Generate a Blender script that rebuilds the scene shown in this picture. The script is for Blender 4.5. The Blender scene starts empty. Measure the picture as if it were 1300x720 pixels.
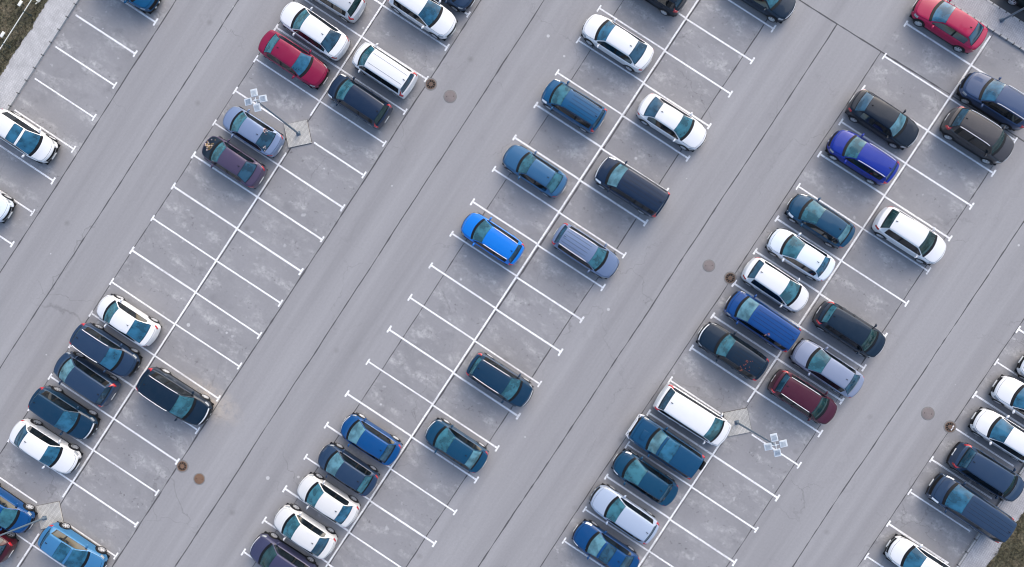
import bpy, bmesh, math, random
import numpy as np
from mathutils import Vector, Matrix

random.seed(7)
rng = np.random.default_rng(7)
sc = bpy.context.scene
C = sc.collection
PI = math.pi

# ------------------------------------------------------------------ camera geometry
# world frame: X runs across the bays, Y runs along the rows, Z up; camera foot is the origin
F_PX, CAM_H = 888.0, 45.55
LOT = math.radians(33.28)

def cam_axes():
    n = np.array([(671 - 650) / F_PX, 0.0, -1.0]); n /= np.linalg.norm(n)
    z = -n
    x = np.array([1, 0, 0.]) - z[0] * z; x /= np.linalg.norm(x)
    y = np.cross(z, x)
    R = np.array([x, y, z])
    c, s = math.cos(LOT), math.sin(LOT)
    return np.array([[c, -s, 0], [s, c, 0], [0, 0, 1]]) @ R
CAM_R = cam_axes()

def at(px, py, z=0.0):
    """photo pixel (1300 x 720) to the point of the place at height z"""
    w = CAM_R @ np.array([(px - 650) / F_PX, -(py - 360) / F_PX, -1.0])
    k = (CAM_H - z) / -w[2]
    return float(w[0] * k), float(w[1] * k)

cam = bpy.data.cameras.new('camera')
cam.sensor_width = 36.0
cam.lens = F_PX / 1300 * 36.0
cam.clip_start = 0.5
cam.clip_end = 2000
cam_o = bpy.data.objects.new('camera', cam)
C.objects.link(cam_o)
M = Matrix([list(r) for r in CAM_R]).to_4x4()
M.translation = Vector((0, 0, CAM_H))
cam_o.matrix_world = M
sc.camera = cam_o

# ------------------------------------------------------------------ materials
def new_mat(name):
    m = bpy.data.materials.new(name); m.use_nodes = True
    nt = m.node_tree
    return m, nt, nt.nodes['Principled BSDF']

def plain(name, col, rough=0.6, metal=0.0, spec=0.5, coat=0.0, vary=0.12, scale=14.0):
    m, nt, b = new_mat(name)
    tc = nt.nodes.new('ShaderNodeTexCoord')
    no = nt.nodes.new('ShaderNodeTexNoise'); no.inputs['Scale'].default_value = scale
    no.inputs['Detail'].default_value = 4
    nt.links.new(tc.outputs['Object'], no.inputs['Vector'])
    mx = nt.nodes.new('ShaderNodeMix'); mx.data_type = 'RGBA'
    mx.inputs[6].default_value = (*[c * (1 - vary) for c in col], 1)
    mx.inputs[7].default_value = (*[min(1, c * (1 + vary)) for c in col], 1)
    nt.links.new(no.outputs['Fac'], mx.inputs[0])
    nt.links.new(mx.outputs[2], b.inputs['Base Color'])
    b.inputs['Roughness'].default_value = rough
    b.inputs['Metallic'].default_value = metal
    b.inputs['Specular IOR Level'].default_value = spec
    b.inputs['Coat Weight'].default_value = coat
    b.inputs['Coat Roughness'].default_value = 0.06
    return m

PAINT = {}
def paint(key, col, metal=0.0, rough=0.38):
    """clear coated car paint with a thin film of road dust"""
    m, nt, b = new_mat('paint_' + key)
    geo = nt.nodes.new('ShaderNodeNewGeometry')
    no = nt.nodes.new('ShaderNodeTexNoise'); no.inputs['Scale'].default_value = 2.2
    no.inputs['Detail'].default_value = 6; no.inputs['Roughness'].default_value = 0.65
    nt.links.new(geo.outputs['Position'], no.inputs['Vector'])
    rp = nt.nodes.new('ShaderNodeValToRGB')
    rp.color_ramp.elements[0].position = 0.35; rp.color_ramp.elements[0].color = (0, 0, 0, 1)
    rp.color_ramp.elements[1].position = 0.85; rp.color_ramp.elements[1].color = (0.035, 0.035, 0.035, 1)
    nt.links.new(no.outputs['Fac'], rp.inputs['Fac'])
    mx = nt.nodes.new('ShaderNodeMix'); mx.data_type = 'RGBA'
    mx.inputs[6].default_value = (*col, 1); mx.inputs[7].default_value = (0.22, 0.21, 0.2, 1)
    nt.links.new(rp.outputs['Color'], mx.inputs[0])
    nt.links.new(mx.outputs[2], b.inputs['Base Color'])
    b.inputs['Metallic'].default_value = metal
    b.inputs['Roughness'].default_value = rough
    b.inputs['Coat Weight'].default_value = 1.0
    b.inputs['Coat Roughness'].default_value = 0.05
    b.inputs['Coat IOR'].default_value = 1.36
    b.inputs['Specular IOR Level'].default_value = 0.16
    PAINT[key] = m
    return m

for k, c, me in [
        ('white', (0.71, 0.72, 0.73), 0), ('pearl', (0.64, 0.64, 0.63), 0), ('icewhite', (0.66, 0.72, 0.79), 0),
        ('silver', (0.235, 0.275, 0.375), .25), ('greyblue', (0.14, 0.195, 0.31), .2), ('paleblue', (0.19, 0.25, 0.38), .25),
        ('slate', (0.018, 0.042, 0.088), .15), ('steelblue', (0.028, 0.11, 0.225), .2), ('skyblue', (0.045, 0.18, 0.36), .15),
        ('brightblue', (0, 0.17, 0.62), .1), ('royalblue', (0, 0.02, 0.25), .1), ('blue', (0, 0.06, 0.205), .1),
        ('midblue', (0, 0.07, 0.175), .1), ('tealblue', (0.002, 0.048, 0.105), .1), ('navy', (0.003, 0.016, 0.045), .1),
        ('darkblue', (0.003, 0.03, 0.068), .1), ('inkblue', (0.002, 0.014, 0.032), .1), ('black', (0.002, 0.008, 0.018), 0),
        ('greenblack', (0.002, 0.012, 0.014), 0), ('bronze', (0.045, 0.042, 0.045), .2), ('red', (0.36, 0.004, 0.055), 0),
        ('cherry', (0.22, 0.003, 0.04), .1), ('maroon', (0.06, 0.008, 0.022), .15), ('plum', (0.068, 0.052, 0.098), .2),
        ('purpleblue', (0.045, 0.048, 0.1), .15), ('frost', (0.36, 0.43, 0.545), .1), ('cobalt', (0, 0.048, 0.2), .1), ('deepblue', (.0, .050, .17), .1), ('seablue', (0.002, 0.052, 0.125), .1), ('dusk', (0.035, 0.065, 0.14), .1), ('palesilver', (.50, .52, .55), .1), ('darkred', (0.045, 0.004, 0.01), 0)]:
    paint(k, c, me)

TRIM = plain('black_trim', (0.006, 0.007, 0.009), 0.5, spec=0.25)
RUBBER = plain('tyre_rubber', (0.018, 0.018, 0.02), 0.8)
RIM = plain('alloy_rim', (0.62, 0.63, 0.65), 0.35, 0.25)
CHROME = plain('bright_metal', (0.75, 0.76, 0.78), 0.22, 0.9)
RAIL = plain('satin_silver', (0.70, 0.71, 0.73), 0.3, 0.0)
SEAT_D = plain('dark_upholstery', (0.05, 0.052, 0.056), 0.85)
SEAT_L = plain('light_upholstery', (0.28, 0.25, 0.21), 0.8)
PLATE_M = plain('plate_white', (0.7, 0.7, 0.68), 0.5)
LENS_W, _nt, _b = new_mat('headlight_lens')
_b.inputs['Base Color'].default_value = (0.82, 0.84, 0.86, 1); _b.inputs['Roughness'].default_value = 0.12
_b.inputs['Coat Weight'].default_value = 1
LENS_G, _nt, _b = new_mat('clear_headlight_lens')
_b.inputs['Base Color'].default_value = (0.30, 0.33, 0.36, 1); _b.inputs['Roughness'].default_value = 0.1
_b.inputs['Coat Weight'].default_value = 1
LENS_R, _nt, _b = new_mat('taillight_lens')
_b.inputs['Base Color'].default_value = (0.45, 0.012, 0.02, 1); _b.inputs['Roughness'].default_value = 0.15
_b.inputs['Coat Weight'].default_value = 1

def glass(name, tint, body, clear, pale=None):
    """tinted car glass: partly see-through, the rest a deep glossy teal, with uneven sky and cabin reflections painted into the colour"""
    m, nt, b = new_mat(name)
    out = nt.nodes['Material Output']
    tc = nt.nodes.new('ShaderNodeTexCoord'); oi = nt.nodes.new('ShaderNodeObjectInfo')
    ad = nt.nodes.new('ShaderNodeVectorMath'); ad.operation = 'ADD'
    nt.links.new(tc.outputs['Object'], ad.inputs[0]); nt.links.new(oi.outputs['Location'], ad.inputs[1])
    no = nt.nodes.new('ShaderNodeTexNoise'); no.inputs['Scale'].default_value = 1.9; no.inputs['Detail'].default_value = 3
    nt.links.new(ad.outputs[0], no.inputs['Vector'])
    mr = nt.nodes.new('ShaderNodeMapRange'); mr.inputs[1].default_value = .38; mr.inputs[2].default_value = .62
    nt.links.new(no.outputs['Fac'], mr.inputs[0])
    mx = nt.nodes.new('ShaderNodeMix'); mx.data_type = 'RGBA'
    mx.inputs[6].default_value = (*[c * .75 for c in body], 1)
    mx.inputs[7].default_value = (*(pale or [min(1, c * 1.6 + .004) for c in body]), 1)  # blotches put cloud and cabin reflections into the base colour
    nt.links.new(mr.outputs[0], mx.inputs[0]); nt.links.new(mx.outputs[2], b.inputs['Base Color'])
    b.inputs['Roughness'].default_value = 0.05
    b.inputs['IOR'].default_value = 1.7
    tr = nt.nodes.new('ShaderNodeBsdfTransparent'); tr.inputs[0].default_value = (*tint, 1)
    mix = nt.nodes.new('ShaderNodeMixShader'); mix.inputs[0].default_value = clear
    nt.links.new(b.outputs[0], mix.inputs[1]); nt.links.new(tr.outputs[0], mix.inputs[2])
    nt.links.new(mix.outputs[0], out.inputs['Surface'])
    return m
GLASS_T = glass('teal_glass', (0.42, 0.74, 0.80), (0.034, 0.145, 0.19), 0.30)
GLASS_P = glass('cloud_sheen_glass', (0.5, 0.74, 0.80), (0.085, 0.21, 0.26), 0.26)  # paler copy of the glass: reflected bright cloud put into its colour
GLASS_B = glass('blue_glass', (0.35, 0.64, 0.80), (0.020, 0.115, 0.20), 0.26)
GLASS_G = glass('green_glass', (0.5, 0.70, 0.68), (0.018, 0.060, 0.065), 0.40)
FRONT = {'t': GLASS_T, 'p': GLASS_P, 'b': GLASS_B, 'g': GLASS_G}
GLASS_R = glass('rear_glass', (0.3, 0.5, 0.6), (0.018, 0.066, 0.11), 0.2)
FRONT['r'] = GLASS_R
GLASS_S = glass('side_glass', (0.2, 0.28, 0.3), (0.006, 0.010, 0.014), 0.15)

# ------------------------------------------------------------------ helpers
def link_mesh(name, verts, faces, mats, parent=None, fm=None, smooth=True, angle=38):
    me = bpy.data.meshes.new(name)
    me.from_pydata([tuple(v) for v in verts], [], [tuple(int(i) for i in f) for f in faces])
    for m in (mats if isinstance(mats, (list, tuple)) else [mats]):
        me.materials.append(m)
    if fm is not None:
        me.polygons.foreach_set('material_index', np.asarray(fm, dtype=np.int32))
    if smooth:
        me.polygons.foreach_set('use_smooth', np.ones(len(me.polygons), dtype=bool))
        me.set_sharp_from_angle(angle=math.radians(angle))
    me.update()
    o = bpy.data.objects.new(name, me); C.objects.link(o)
    if parent is not None: o.parent = parent
    return o

def bm_obj(name, bm, mats, parent=None, smooth=True, angle=35):
    me = bpy.data.meshes.new(name); bm.normal_update(); bm.to_mesh(me); bm.free()
    for m in (mats if isinstance(mats, (list, tuple)) else [mats]):
        me.materials.append(m)
    if smooth:
        me.polygons.foreach_set('use_smooth', np.ones(len(me.polygons), dtype=bool))
        me.set_sharp_from_angle(angle=math.radians(angle))
    o = bpy.data.objects.new(name, me); C.objects.link(o)
    if parent is not None: o.parent = parent
    return o

def inst(name, me, parent, loc=(0, 0, 0), rot=(0, 0, 0), scale=(1, 1, 1), mat=None):
    o = bpy.data.objects.new(name, me); C.objects.link(o)
    o.parent = parent; o.location = loc; o.rotation_euler = rot; o.scale = scale
    if mat is not None:
        o.material_slots[0].link = 'OBJECT'; o.material_slots[0].material = mat
    return o

def add_box(bm, cx, cy, cz, sx, sy, sz, rz=0.0, bevel=0.0, mi=0):
    r = bmesh.ops.create_cube(bm, size=1.0)
    vs = r['verts']
    bmesh.ops.scale(bm, verts=vs, vec=(sx, sy, sz))
    if bevel > 0:
        es = list({e for v in vs for e in v.link_edges})
        rb = bmesh.ops.bevel(bm, geom=es, offset=bevel, segments=2, affect='EDGES', profile=0.6)
        vs = list({v for f in rb['faces'] for v in f.verts} | {v for v in vs if v.is_valid})
    bmesh.ops.rotate(bm, verts=vs, cent=(0, 0, 0), matrix=Matrix.Rotation(rz, 3, 'Z'))
    bmesh.ops.translate(bm, verts=vs, vec=(cx, cy, cz))
    if mi:
        for f in {f for v in vs for f in v.link_faces}: f.material_index = mi
    return vs

def lathe(prof, n=28, axis='Z'):
    """prof: list of (radius, height) -> verts, faces"""
    vs, fs = [], []
    for r, h in prof:
        for k in range(n):
            a = 2 * PI * k / n
            p = (r * math.cos(a), r * math.sin(a), h)
            if axis == 'Y': p = (p[0], p[2], p[1])
            vs.append(p)
    for i in range(len(prof) - 1):
        for k in range(n):
            a, b = i * n + k, i * n + (k + 1) % n
            fs.append((a, b, b + n, a + n))
    return vs, fs

def tube(p0, p1, r0, r1, n=14, caps=True):
    p0, p1 = Vector(p0), Vector(p1)
    d = (p1 - p0).normalized()
    a = d.orthogonal().normalized(); b = d.cross(a)
    vs = []
    for p, r in ((p0, r0), (p1, r1)):
        for k in range(n):
            t = 2 * PI * k / n
            vs.append(p + a * (r * math.cos(t)) + b * (r * math.sin(t)))
    fs = [(k, (k + 1) % n, n + (k + 1) % n, n + k) for k in range(n)]
    if caps: fs += [tuple(range(n))[::-1], tuple(range(n, 2 * n))]
    return vs, fs

def join(parts):
    V, Fc = [], []
    for vs, fs in parts:
        o = len(V); V += list(vs); Fc += [tuple(i + o for i in f) for f in fs]
    return V, Fc

def thing(name, label, cat, loc=(0, 0, 0), rz=0.0, group=None):
    o = bpy.data.objects.new(name, None); C.objects.link(o)
    o.empty_display_size = 0.3
    o.location = loc; o.rotation_euler = (0, 0, rz)
    o['label'] = label; o['category'] = cat
    if group: o['group'] = group
    return o

def pchip(x, Y, xi):
    """monotone cubic interpolation along axis 0"""
    x = np.asarray(x, float); Y = np.asarray(Y, float)
    h = np.diff(x); sh = (len(h),) + (1,) * (Y.ndim - 1)
    d = np.diff(Y, axis=0) / h.reshape(sh)
    m = np.zeros_like(Y)
    w1 = (2 * h[1:] + h[:-1]).reshape((-1,) + (1,) * (Y.ndim - 1)); w2 = (h[1:] + 2 * h[:-1]).reshape((-1,) + (1,) * (Y.ndim - 1))
    pos = d[1:] * d[:-1] > 0
    with np.errstate(divide='ignore', invalid='ignore'):
        hm = (w1 + w2) / (w1 / d[:-1] + w2 / d[1:])
    m[1:-1] = np.where(pos, hm, 0.0)
    m[0] = d[0]; m[-1] = d[-1]
    idx = np.clip(np.searchsorted(x, xi, side='right') - 1, 0, len(h) - 1)
    s = tuple([-1] + [1] * (Y.ndim - 1))
    hh = h[idx].reshape(s); t = ((xi - x[idx]) / h[idx]).reshape(s)
    t2, t3 = t * t, t * t * t
    return (Y[idx] * (2 * t3 - 3 * t2 + 1) + m[idx] * hh * (t3 - 2 * t2 + t) + Y[idx + 1] * (-2 * t3 + 3 * t2) + m[idx + 1] * hh * (t3 - t2))

def ip(u, pts):
    return float(np.interp(u, [p[0] for p in pts], [p[1] for p in pts]))

# ------------------------------------------------------------------ shared car pieces
def mesh_of(o):
    me = o.data; bpy.data.objects.remove(o); return me

def make_tyre():
    prof = [(0.20, -0.085), (0.275, -0.10), (0.315, -0.092), (0.33, -0.065), (0.33, 0.065), (0.315, 0.092), (0.275, 0.10), (0.20, 0.085)]
    vs, fs = lathe(prof, 28, 'Y')
    return mesh_of(link_mesh('tyre', vs, fs, RUBBER))
def make_rim():
    bm = bmesh.new()
    parts = [lathe([(0.23, -0.085), (0.242, 0.088), (0.215, 0.09), (0.20, 0.05), (0.195, -0.02)], 28, 'Y'),
             lathe([(0.0, 0.075), (0.05, 0.075), (0.055, 0.05)], 16, 'Y')]
    for k in range(5):
        a = 2 * PI * k / 5
        for da in (-0.16, 0.16):
            c, s = math.cos(a + da), math.sin(a + da)
            parts.append(tube((0.03 * c, 0.055, 0.03 * s), (0.195 * c, 0.07, 0.195 * s), 0.03, 0.022, 6))
    vs, fs = join(parts)
    bm.free()
    return mesh_of(link_mesh('rim', vs, fs, RIM))
TYRE, RIMM = make_tyre(), make_rim()

def make_mirror():
    bm = bmesh.new()
    r = bmesh.ops.create_icosphere(bm, subdivisions=3, radius=1.0)
    for v in r['verts']:
        x, y, z = v.co
        v.co = Vector((0.085 * x - 0.02 * y, 0.125 * y, 0.075 * z))
        if v.co.x < -0.03: v.co.x = -0.03
    add_box(bm, 0.0, -0.13, -0.03, 0.06, 0.12, 0.035, 0, 0.008)
    return mesh_of(bm_obj('wing_mirror', bm, PAINT['black']))
MIRROR = make_mirror()

def make_seat():
    bm = bmesh.new()
    add_box(bm, 0.0, 0, 0.28, 0.50, 0.50, 0.16, 0, 0.05)
    n0 = len(bm.verts)
    vs = add_box(bm, 0, 0, 0.30, 0.13, 0.48, 0.60, 0, 0.05)
    bmesh.ops.rotate(bm, verts=vs, cent=(0, 0, 0), matrix=Matrix.Rotation(-0.32, 3, 'Y'))
    bmesh.ops.translate(bm, verts=vs, vec=(-0.22, 0, 0.28))
    add_box(bm, -0.47, 0, 0.96, 0.09, 0.26, 0.17, 0, 0.035)
    return mesh_of(bm_obj('front_seat', bm, SEAT_D))
def make_bench():
    bm = bmesh.new()
    add_box(bm, 0.0, 0, 0.28, 0.50, 1.22, 0.18, 0, 0.05)
    vs = add_box(bm, 0, 0, 0.28, 0.14, 1.22, 0.56, 0, 0.05)
    bmesh.ops.rotate(bm, verts=vs, cent=(0, 0, 0), matrix=Matrix.Rotation(-0.35, 3, 'Y'))
    bmesh.ops.translate(bm, verts=vs, vec=(-0.22, 0, 0.28))
    for y in (-0.38, 0.38): add_box(bm, -0.45, y, 0.88, 0.08, 0.24, 0.13, 0, 0.03)
    return mesh_of(bm_obj('rear_seat', bm, SEAT_D))
def make_dash():
    bm = bmesh.new()
    add_box(bm, 0.0, 0, 0.80, 0.50, 1.34, 0.16, 0, 0.06)
    add_box(bm, -0.10, 0.35, 0.90, 0.22, 0.40, 0.08, 0, 0.035)
    vs, fs = lathe([(0.17 + 0.016 * math.cos(t), 0.016 * math.sin(t)) for t in np.linspace(0, 2 * PI, 9)], 20)
    rot = Matrix.Rotation(math.radians(-62), 3, 'Y')
    bv = [bm.verts.new(rot @ Vector(v) + Vector((-0.36, 0.36, 0.86))) for v in vs]
    for f in fs:
        try: bm.faces.new([bv[i] for i in f])
        except ValueError: pass
    return mesh_of(bm_obj('dashboard', bm, TRIM))
SEAT, BENCH, DASH = make_seat(), make_bench(), make_dash()
def make_handle():
    bm = bmesh.new(); add_box(bm, 0, 0, 0, 0.17, 0.03, 0.028, 0, 0.008)
    return mesh_of(bm_obj('door_handle', bm, CHROME))
HANDLE = make_handle()
def make_plate():
    bm = bmesh.new(); add_box(bm, 0, 0, 0, 0.02, 0.52, 0.11, 0, 0.004)
    return mesh_of(bm_obj('number_plate', bm, PLATE_M))
NPLATE = make_plate()
def make_fin():
    bm = bmesh.new()
    v = [bm.verts.new(p) for p in ((0.09, -0.02, 0), (0.09, 0.02, 0), (-0.07, 0.025, 0), (-0.07, -0.025, 0), (-0.06, 0.006, 0.065), (-0.06, -0.006, 0.065))]
    for f in ((0, 1, 2, 3), (1, 2, 4), (0, 5, 3), (0, 1, 4, 5), (2, 3, 5, 4)): bm.faces.new([v[i] for i in f])
    return mesh_of(bm_obj('roof_antenna', bm, TRIM))
FIN = make_fin()

# ------------------------------------------------------------------ car bodies
TYPES = {
    #            ws0   ws1   rw0   rw1   glass end, roof width, belt, bonnet nose height
    'sedan':  dict(ws0=.30, ws1=.42, rw0=.73, rw1=.87, ge=.80, rw=.645, H=1.46, belt=.93, nose=.70, nb=.29, tb=.20, boot=True),
    'coupe':  dict(ws0=.31, ws1=.45, rw0=.73, rw1=.89, ge=.81, rw=.63, H=1.42, belt=.92, nose=.68, nb=.32, tb=.22, boot=True),
    'lift':   dict(ws0=.26, ws1=.45, rw0=.78, rw1=.925, ge=.86, rw=.645, H=1.50, belt=.95, nose=.72, nb=.32, tb=.22, boot=False),
    'hatch':  dict(ws0=.25, ws1=.41, rw0=.86, rw1=.95, ge=.85, rw=.655, H=1.52, belt=.96, nose=.74, nb=.32, tb=.20, boot=False),
    'suv':    dict(ws0=.27, ws1=.41, rw0=.89, rw1=.962, ge=.87, rw=.675, H=1.68, belt=1.06, nose=.86, nb=.26, tb=.16, boot=False),
    'wagon':  dict(ws0=.28, ws1=.41, rw0=.90, rw1=.965, ge=.88, rw=.655, H=1.50, belt=.95, nose=.72, nb=.28, tb=.16, boot=False),
    'mpv':    dict(ws0=.21, ws1=.37, rw0=.92, rw1=.97, ge=.90, rw=.685, H=1.68, belt=1.03, nose=.84, nb=.20, tb=.11, boot=False),
    'van':    dict(ws0=.185, ws1=.32, rw0=.955, rw1=.982, ge=.93, rw=.735, H=1.88, belt=1.12, nose=.92, nb=.20, tb=.08, boot=False),
    'boxy':   dict(ws0=.31, ws1=.40, rw0=.945, rw1=.975, ge=.92, rw=.74, H=1.86, belt=1.14, nose=1.0, nb=.10, tb=.06, boot=False),
}
TOP = {'body', 'hood'}

def build_car(name, label, cat, x, y, rz, paintkey, typ, L, W, group=None, rails=None, sunroof=False, seats='dark',
              gl='tr', kit=(), **over):
    d = dict(TYPES[typ]); d.update(over)
    H, ws0, ws1, rw0, rw1, ge, rwf, belt, nose, nb, tb = (d[k] for k in ('H', 'ws0', 'ws1', 'rw0', 'rw1', 'ge', 'rw', 'belt', 'nose', 'nb', 'tb'))
    pm = PAINT[paintkey]
    root = thing(name, label, cat, (x, y, 0), rz, group)
    ub = ws1 + (min(ge, rw0) - ws1) * 0.50
    uc = ws1 + (min(ge, rw0) - ws1) * 0.93 if not d['boot'] else None
    us = [0, .02, .06, .13, ws0 - .03, ws0, ws0 + (ws1 - ws0) * .5, ws1, ws1 + .03, ub - .011, ub + .011, rw0 - .03, rw0, (rw0 + rw1) / 2, rw1]
    tl = 1 - rw1
    us += [rw1 + tl * .4, rw1 + tl * .82, 1.0]
    us = np.array(us)
    hw0 = W / 2
    hatch = not d['boot']
    zbL = [(0, nose - .05), (.02, nose), (.12, nose + .06), (ws0, belt), (.6, belt + .02), (rw1, belt + .04), (1 - tl * .2, belt + .02), (1, belt - (.05 if hatch else .06))]
    zdL = [(0, nose - .02), (.02, nose + .05), (.06, nose + .10), (.14, nose + .15), (ws0, belt + .08), (rw0, belt + .08), (rw1, belt + (.07 if hatch else .09)), (1 - tl * .2, belt + (.05 if hatch else .07)), (1, belt - (.0 if hatch else .02))]
    zrL = [(ws1, H - .055), (ws1 + .08, H - .015), (.55, H), (rw0 - .1, H - .02), (rw0, H - .055)]
    hwL = [(0, .70), (.015, .80), (.05, .90), (.11, .96), (.2, .985), (.35, 1), (.7, 1), (.85, .985), (.93, .95), (.975, .895), (1, .80)]
    if typ in ('van', 'boxy', 'mpv'):
        hwL = [(0, .86), (.02, .91), (.06, .95), (.12, .98), (.2, .99), (.35, 1), (.9, 1), (.95, .985), (.985, .96), (1, .93)]
    bowL = [(0, nb), (.06, nb * .8), (ws0 - .03, .24), (ws0, .23), (ws1, .11), (.6, 0), (rw0, -.08), (rw1, -.09 if hatch else -.13), (1, -tb)]
    ctrl = np.zeros((len(us), 10, 3))
    for i, u in enumerate(us):
        hw = hw0 * ip(u, hwL)
        zb, zd = ip(u, zbL), ip(u, zdL)
        zr = ip(u, zrL)
        if u <= ws0: lift = 0
        elif u < ws1: lift = ((u - ws0) / (ws1 - ws0)) ** .93
        elif u <= rw0: lift = 1
        elif u < rw1: lift = ((rw1 - u) / (rw1 - rw0)) ** .9
        else: lift = 0
        zbot = .20 + .05 * (1 if u < .05 or u > .95 else 0)
        low = [(.93, zbot), (.985, .36), (1.0, .54), (.99, zb - .13), (.962, zb)]
        if i in (0, len(us) - 1): low = [(.955, z) for _, z in low]
        deck = [(.915, zb + .02), (.865, zd - .016), (.815, zd + .0), (.42, zd + .022), (0, zd + .03)]
        taper = ip(u, [(0, 1), (.55, 1), (rw0, .965), (1, .93)])
        gh = [(.918, zb + .03), (rwf * taper + .045, zr - .13), (rwf * taper + .005, zr - .055), (rwf * taper * .52, zr - .012), (0, zr)]
        up = [(a[0] + (b[0] - a[0]) * lift, a[1] + (b[1] - a[1]) * lift) for a, b in zip(deck, gh)]
        for j, (fy, z) in enumerate(low + up):
            yy = fy * hw
            r = min(1, abs(yy) / hw0)
            xx = L / 2 - u * L + ip(u, bowL) * (1 - r * r) - nb * max(0, 1 - u / .2) + tb * max(0, 1 - (1 - u) / .2)
            ctrl[i, j] = (xx, yy, z)
    clad = typ in ('suv', 'boxy') or 'clad' in kit
    zoff = ([-.01, .045, .055, .005, -.02] if clad else [-.05, -.005, .03, .01, -.02]) + [-.02] * 5
    for j in range(10):
        ctrl[0, j, 0] += zoff[j]
        ctrl[-1, j, 0] -= zoff[j] * .8
    full = np.concatenate([ctrl, ctrl[:, 8::-1] * np.array([1, -1, 1])], axis=1)     # S x 19 x 3
    NS, NP = 4, 3
    ui = np.concatenate([np.linspace(us[i], us[i + 1], NS, endpoint=False) for i in range(len(us) - 1)] + [[1.0]])
    ji = np.linspace(0, 18, 18 * NP + 1)
    g = pchip(us, full, ui)
    g = np.swapaxes(pchip(np.arange(19.), np.swapaxes(g, 0, 1), ji), 0, 1)
    SU, SJ = g.shape[:2]
    verts = [tuple(p) for p in g.reshape(-1, 3)]
    quads = {}
    def put(tag, f): quads.setdefault(tag, []).append(f)
    wx = (ip(0, [(0, 0)]) + .185 * L, .815 * L) if typ not in ('van',) else (.175 * L, .80 * L)
    wx = (L / 2 - wx[0], L / 2 - wx[1])
    # sunroof window limits
    s0, s1 = ws1 + .035, ws1 + .17
    for i in range(SU - 1):
        u = .5 * (ui[i] + ui[i + 1]); iv = i // NS
        for q in range(SJ - 1):
            jv = q // NP
            side = 'l' if jv < 9 else 'r'
            j = jv if jv < 9 else 17 - jv
            f = (i * SJ + q, i * SJ + q + 1, (i + 1) * SJ + q + 1, (i + 1) * SJ + q)
            c = g[i:i + 2, q:q + 2].reshape(-1, 3).mean(0)
            tag = 'body'
            edge_j = (q in (7 * NP, 11 * NP - 1))
            if j >= 7:
                if u < ws0 - .03 and u > .03: tag = 'hood'
                elif u > ws0 - .03 and u < ws0: tag = 'trim'
                elif ws0 < u < ws1: tag = 'windshield'
                elif rw0 < u < rw1:
                    tag = 'rear_window'
                    if not d['boot'] and i >= SU - 1 - 3 * NS - 1: tag = 'trim'
                elif u > rw1 and u < 1 - tl * .15 and d['boot']: tag = 'boot_lid'
                elif sunroof and s0 < u < s1 and j >= 7: tag = 'sunroof'
            elif j == 6:
                if .06 < u < ws0 - .03: tag = 'hood'
                elif ws0 - .03 < u < ws0: tag = 'trim'
                elif rw1 < u < 1 - tl * .15 and d['boot']: tag = 'boot_lid'
            elif j == 5:
                if ws0 + .02 < u < ge:
                    tag = 'side_window_' + side
                    if ub - .011 < u < ub + .011: tag = 'trim'
                    if uc and uc - .008 < u < uc + .012: tag = 'trim'
            if j in ((3, 4, 5) if 'lamps' in kit else (3, 4)) and .02 < u < (.125 if 'lamps' in kit else .095): tag = 'headlight_' + side
            if j in (3, 4) and u > (.955 if d['boot'] else .945): tag = 'taillight_' + side
            if hatch and j == 5 and rw0 < u: tag = 'taillight_' + side if typ in ('suv', 'wagon', 'mpv', 'boxy', 'van') and u > rw1 - .03 else tag
            if j == 0 or (clad and j == 1): tag = 'trim'
            if 'rim' in kit and i < 3 and j >= 6: tag = 'chrome_or_glint'  # nose edge in silver: the horizon's reflection painted on, no metal strip
            if j <= 2 and c[2] < .66:
                for w in wx:
                    if (c[0] - w) ** 2 + (c[2] - .33) ** 2 < .37 ** 2: tag = 'trim'
            put(tag, f)
    # front and rear faces hang down from the lip
    cols = list(range(4 * NP, 14 * NP + 1))
    rowz = list(range(0, 4 * NP + 1))
    for end, ii in (('front', 0), ('rear', SU - 1)):
        base = len(verts)
        for rI in rowz:
            pz = g[ii, rI]; dx = pz[0] - g[ii, 4 * NP][0]
            for cI in cols:
                p = g[ii, cI]
                zz = pz[2] + (p[2] - g[ii, 4 * NP][2]) * (rI / (4 * NP)) ** 2
                verts.append((p[0] + dx, p[1], zz))
        nc = len(cols)
        for rI in range(len(rowz) - 1):
            for cI in range(nc - 1):
                f = (base + rI * nc + cI, base + rI * nc + cI + 1, base + (rI + 1) * nc + cI + 1, base + (rI + 1) * nc + cI)
                if end == 'rear': f = f[::-1]
                jr = rI // NP
                outer = cI < 2 * NP or cI >= nc - 1 - 2 * NP
                tag = 'body'
                if jr == 0 or (clad and jr == 1): tag = 'trim'
                if 'rim' in kit and end == 'front' and rI == len(rowz) - 2: tag = 'chrome_or_glint'  # same painted reflection along the lip of the front face
                if end == 'front':
                    if jr == 1 and not outer: tag = 'trim'
                    if jr == 2 and rI % NP and not outer: tag = 'grille'
                    if jr == 3 and not outer and rI % NP < 2: tag = 'grille'
                    if jr == 3 and cI < NP: tag = 'headlight_l'
                    if jr == 3 and cI >= nc - 1 - NP: tag = 'headlight_r'
                else:
                    if jr == 3 and cI < 2 * NP: tag = 'taillight_l'
                    if jr == 3 and cI >= nc - 1 - 2 * NP: tag = 'taillight_r'
                put(tag, f)
    V = np.array(verts)
    # wheel arch lips, joined to the body shell
    bverts = [tuple(v) for v in V]; arch = []
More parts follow.
